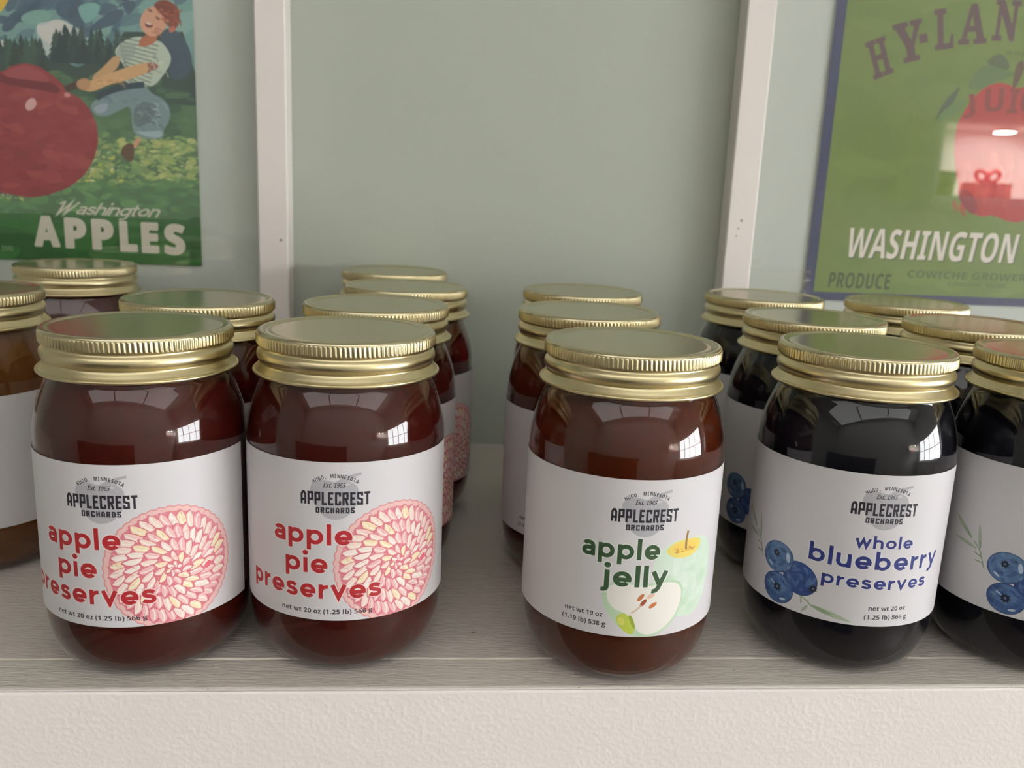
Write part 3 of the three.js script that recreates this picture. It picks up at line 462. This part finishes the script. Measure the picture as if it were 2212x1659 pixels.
const producePrint = posterCanvas((x) => {
  const green = 'rgb(102,122,44)';
  x.fillStyle = 'rgb(34,42,82)'; x.fillRect(0, 0, PW, PH);
  x.fillStyle = green; x.fillRect(8, 8, PW - 16, PH - 14.5);
  x.save(); x.beginPath(); x.rect(8, 8, PW - 16, PH - 14.5); x.clip();
  daubs(x, 130, 8, PW, 8, PH, ['rgb(102,122,46)', 'rgb(97,118,44)', 'rgb(108,128,52)'], 12, 34);
  // arched name
  const ink = 'rgb(84,58,58)';
  for (const [ch, px, py, rot, w, h] of [['H', 42.9, 84.5, -0.40, 16, 29], ['Y', 62.7, 73.1, -0.28, 21, 30], ['L', 86.4, 63.3, -0.17, 14.5, 30], ['A', 107.2, 58.5, -0.1, 20.5, 29.5], ['N', 131.1, 55.2, -0.01, 19.5, 30], ['D', 156.6, 54.9, 0.08, 18, 30]]) {
    x.save(); x.translate(px, py); x.rotate(rot); x.font = 'bold 100px serif'; const m = x.measureText(ch).width; x.scale(w / m, h / 80); x.fillStyle = x.strokeStyle = ink; x.lineWidth = 5; x.textAlign = 'center'; x.fillText(ch, 0, -4); x.strokeText(ch, 0, -4); x.restore();
  }
  x.save(); x.translate(68.9, 56.1); x.rotate(-0.25); x.fillStyle = ink; x.fillRect(-3.2, -3.2, 6.4, 6.4); x.restore();
  const caps = (text, x0, x1, y, h, style, slant = 0, font) => { x.save(); x.translate(x0, y); x.transform(1, 0, -slant, 1, 0, 0); x.scale(1, -1); typed(x, text, 0, x1 - x0, 0, h, style, font); x.restore(); };
  caps('BRAND', 134.2, 165.6, 64.1, 3.2, 'rgb(84,102,48)');
  // large red apple with its leaves
  blob(x, [[108.4, 106.0], [114.4, 95.0], [125.3, 85.2], [135.9, 83.3], [147.6, 87.7], [159.6, 84.2], [177.3, 86.2], [192.1, 96.9], [200.5, 115.4], [201.8, 138.8], [197.2, 156.9], [187.6, 175.4], [174.2, 182.0], [166.9, 186.8], [153.6, 185.1], [144.8, 180.9], [135.6, 183.5], [123.6, 179.5], [115.1, 166.3], [106.5, 143.0], [103.4, 118.4]], 'rgb(166,44,40)');
  daubs(x, 60, 112, 158, 136, 180, ['rgb(172,52,46)', 'rgb(158,42,40)', 'rgb(178,60,52)'], 3, 7, 1.4);
  blob(x, [[111.9, 166.4], [120.7, 161.6], [130.5, 172.4], [130.6, 182.9], [121.9, 178.8]], 'rgb(132,36,44)');
  blob(x, [[118.2, 70.8], [129.0, 61.9], [138.0, 68.4], [139.2, 75.4], [131.1, 73.7]], 'rgb(78,92,56)');
  blob(x, [[109.6, 84.6], [114.2, 75.2], [121.4, 71.4], [134.3, 74.2], [144.9, 76.5], [140.2, 81.0], [128.1, 83.7], [118.4, 90.5], [108.9, 89.6]], 'rgb(86,112,60)');
  leaf(x, [87.1, 114.2], [103.1, 87.8], 0.2, 'rgb(74,86,62)'); leaf(x, [87.1, 114.5], [110.1, 97.3], 0.26, 'rgb(92,120,64)');
  blob(x, [[143.6, 69.5], [148.5, 66.5], [151.3, 73.3], [146.1, 87.8], [143.0, 87.9]], 'rgb(90,66,44)');
  for (const [ch, px, py, rot, h] of [['J', 115.4, 105.7, -0.22, 13], ['U', 131.8, 104.9, -0.08, 17], ['I', 146.4, 105.3, 0, 18], ['C', 158.6, 104.7, 0.05, 18], ['Y', 174.4, 104.3, 0.1, 18]]) { x.save(); x.translate(px, py); x.rotate(rot); x.font = 'bold 100px sans-serif'; x.scale(0.27, h / 72); x.textAlign = 'center'; x.fillStyle = 'rgb(124,40,36)'; x.fillText(ch, 0, 0); x.restore(); }
  // lower lettering
  caps('WASHINGTON', 30.2, 169.7, 218.7, 22.5, 'rgb(40,56,24)', 0.1); caps('WASHINGTON', 29.4, 168.9, 217.9, 22.5, 'rgb(222,214,202)', 0.1);
  caps('PRODUCE', 18.0, 69.6, 241.8, 12, 'rgb(46,66,20)', 0.06);
  caps('COWICHE GROWERS', 81.6, 186.1, 231.8, 5.6, 'rgb(60,84,28)', 0.05);
  caps('COWICHE, WASH.', 116.2, 166.5, 237.6, 3.2, 'rgb(72,96,34)'); 
  x.restore();
});

// ---------------------------------------------------------------- picture frames on the wall
const frameWhite = std({ color: srgb(233, 226, 220), roughness: 0.42 });
const frameGlass = phy({ color: 0xffffff, transmission: 1, thickness: 0, roughness: 0.0, ior: 1.75 });
const addedBoardMat = std({ color: srgb(196, 202, 193), roughness: 0.8 });  // pale tone stands in for the bright veil in the glass margins
function pictureFrame(label, x0, x1, y0, y1, px, py, print, depth) {   // outer edges, poster's lower left corner
  const t = thing('picture_frame', label, 'picture frame', [(x0 + x1) / 2, SHELF + y0, 0]), w = x1 - x0, h = y1 - y0, b = 0.0212;
  const bar = (g) => mesh('frame_bar', g, frameWhite, t);
  bar(box(-w / 2, -w / 2 + b, 0, h, 0.0005, depth, 0.0012)); bar(box(w / 2 - b, w / 2, 0, h, 0.0005, depth, 0.0012));
  bar(box(-w / 2 + b, w / 2 - b, 0, b, 0.0005, depth - 0.0004, 0.0012)); bar(box(-w / 2 + b, w / 2 - b, h - b, h, 0.0005, depth - 0.0004, 0.0012));
  const pane = new THREE.PlaneGeometry(w - 2 * b + 0.006, h - 2 * b + 0.006); pane.translate(0, h / 2, 0.0125); mesh('glass', pane, frameGlass, t).userData.label = 'clear glass front';
  mesh('added_backing_board', box(-w / 2 + b - 0.003, w / 2 - b + 0.003, b - 0.003, h - b + 0.003, 0.005, 0.0085), addedBoardMat, t);  // added pale board, hides the shaded wall and brightens the margins round the print
  const sheet = new THREE.BoxGeometry(PW / 1000, PH / 1000, 0.0005); sheet.translate(px + PW / 2000 - (x0 + x1) / 2, py + PH / 2000 - y0, 0.010);
  const edge = std({ color: srgb(225, 220, 205), roughness: 0.8 }), face = std({ map: colourTexture(print), roughness: 0.6 });
  const m = mesh('printed_sheet', sheet, [edge, edge, edge, edge, face, edge], t); m.userData.label = 'vintage style fruit crate print';
  return t;
}
const chipMat = std({ color: srgb(118, 106, 96), roughness: 0.8 });
const chip = (t, x, y, z, s) => mesh('scuff', new THREE.SphereGeometry(s, 12, 8).scale(1, 0.8, 0.12).translate(x, y, z), chipMat, t);
const leftFrame = pictureFrame('white framed fruit crate print with giant apple and child, at left', -0.5055, -0.1081, 0.060, 0.462, -0.4401, 0.135, orchardPrint, 0.0235);
const rightFrame = pictureFrame('white framed green fruit crate print with large lettering, at right', 0.2160, 0.634, 0.050, 0.452, 0.2845, 0.1252, producePrint, 0.0195);
chip(leftFrame, 0.1987 - 0.0052, 0.097, 0.0235, 0.0011);
chip(rightFrame, -0.209 + 0.0105, 0.134, 0.0195, 0.001); chip(rightFrame, -0.209 + 0.0085, 0.128, 0.0195, 0.0007); chip(rightFrame, -0.209 + 0.0075, 0.1225, 0.0195, 0.0006);

// ---------------------------------------------------------------- across the room (seen mirrored in the glass)
{
  const white = std({ color: srgb(235, 232, 226), roughness: 0.5 });
  const x0 = 1.80, x1 = 2.72, y0 = 1.34, y1 = 1.60, dp = 0.26;
  const t = thing('display_cabinet', 'white open display cabinet with lamps across the room', 'cabinet', [0, 0, 0]);
  mesh('cabinet_floor', box(x0, x1, y0 - 0.03, y0, ZB - dp, ZB - 0.001), white, t);
  mesh('cabinet_roof', box(x0, x1, y1, y1 + 0.03, ZB - dp, ZB - 0.001), white, t);
  for (const s of [x0, x1 - 0.02]) mesh('cabinet_side', box(s, s + 0.02, y0, y1, ZB - dp, ZB - 0.001), white, t);
  const glow = std({ color: 0xffffff, emissive: new THREE.Color().setRGB(1, 0.97, 0.9), emissiveIntensity: 30, roughness: 0.5 });
  for (const [lx, what] of [[2.13, 'nearer the cabinet middle'], [2.45, 'nearer the window wall']]) {
    const l = thing('puck_light', `small round cabinet lamp ${what}`, 'lamp', [lx, y1, ZB - 0.13], 0, 'cabinet lamps');
    mesh('housing', new THREE.CylinderGeometry(0.042, 0.042, 0.012, 32).translate(0, -0.006, 0), white, l);
    mesh('lens', new THREE.CylinderGeometry(0.034, 0.034, 0.004, 32).translate(0, -0.013, 0), glow, l);
    const p = new THREE.RectAreaLight(new THREE.Color().setRGB(1, 0.97, 0.92), NICHE_LIGHT, 0.06, 0.06); p.position.set(lx, y1 - 0.0165, ZB - 0.13); p.lookAt(lx, 0, ZB - 0.13); scene.add(p);
  }
  const satin = (c) => std({ color: c, roughness: 0.35 });
  { const g = thing('tea_tin', 'olive green tin in the lit cabinet', 'tin', [1.915, y0, ZB - 0.13]); mesh('tin_body', new THREE.CylinderGeometry(0.046, 0.038, 0.075, 24).translate(0, 0.0376, 0), satin(srgb(96, 98, 40)), g); mesh('tin_lid', new THREE.CylinderGeometry(0.048, 0.048, 0.014, 24).translate(0, 0.083, 0), satin(srgb(70, 74, 32)), g); }
  { const g = thing('gift_box', 'small pink gift box with a bow in the lit cabinet', 'gift', [2.09, y0, ZB - 0.13]); mesh('carton', new RoundedBoxGeometry(0.15, 0.055, 0.1, 2, 0.004).translate(0, 0.0276, 0), satin(srgb(216, 120, 108)), g); mesh('ribbon', new RoundedBoxGeometry(0.022, 0.057, 0.103, 2, 0.002).translate(0, 0.0288, 0), satin(srgb(150, 52, 52)), g);
    for (const s of [-1, 1]) { const q = new THREE.TorusGeometry(0.024, 0.009, 10, 24); q.scale(1, 0.75, 0.8); q.rotateZ(s * 0.5); q.translate(s * 0.025, 0.08, 0); mesh('bow_loop', q, satin(srgb(226, 66, 74)), g); } }
  { const g = thing('red_canister', 'bright red rounded canister in the lit cabinet', 'canister', [2.31, y0, ZB - 0.13]); mesh('canister_body', new THREE.LatheGeometry(V2([[0.1, 0.2], [34, 0.2], [41, 8], [43, 40], [40, 72], [30, 84], [0.1, 86]]), 32), satin(srgb(206, 22, 26)), g); mesh('knob', new THREE.SphereGeometry(0.009, 16, 12).translate(0, 0.094, 0), satin(srgb(206, 22, 26)), g); }
  // counter and sign at the left
  const dark = std({ color: srgb(74, 66, 58), roughness: 0.45 });
  const k = thing('shop_counter', 'dark wooden shop counter along the far wall', 'counter', [-1.15, 0, ZB - 0.32]);
  mesh('counter_body', box(-1.3, 1.3, 0.06, 1.06, -0.26, 0.3), dark, k); mesh('plinth', box(-1.28, 1.28, 0, 0.06, -0.22, 0.3), dark, k); mesh('worktop', box(-1.34, 1.34, 1.06, 1.1, -0.3, 0.31, 0.005), std({ color: srgb(96, 88, 78), roughness: 0.35 }), k);
  const c = thing('counter_card', 'small white standing card on the dark counter', 'sign', [-0.70, 1.1, ZB - 0.3], Math.PI);
  mesh('card', new RoundedBoxGeometry(0.15, 0.2, 0.004, 2, 0.001).rotateX(-0.12).translate(0, 0.1, 0), std({ color: srgb(236, 230, 220), roughness: 0.7 }), c);
  mesh('card_foot', new RoundedBoxGeometry(0.1, 0.004, 0.06, 2, 0.001).translate(0, 0.002, -0.02), dark, c);
}
renderer.render(scene, camera);
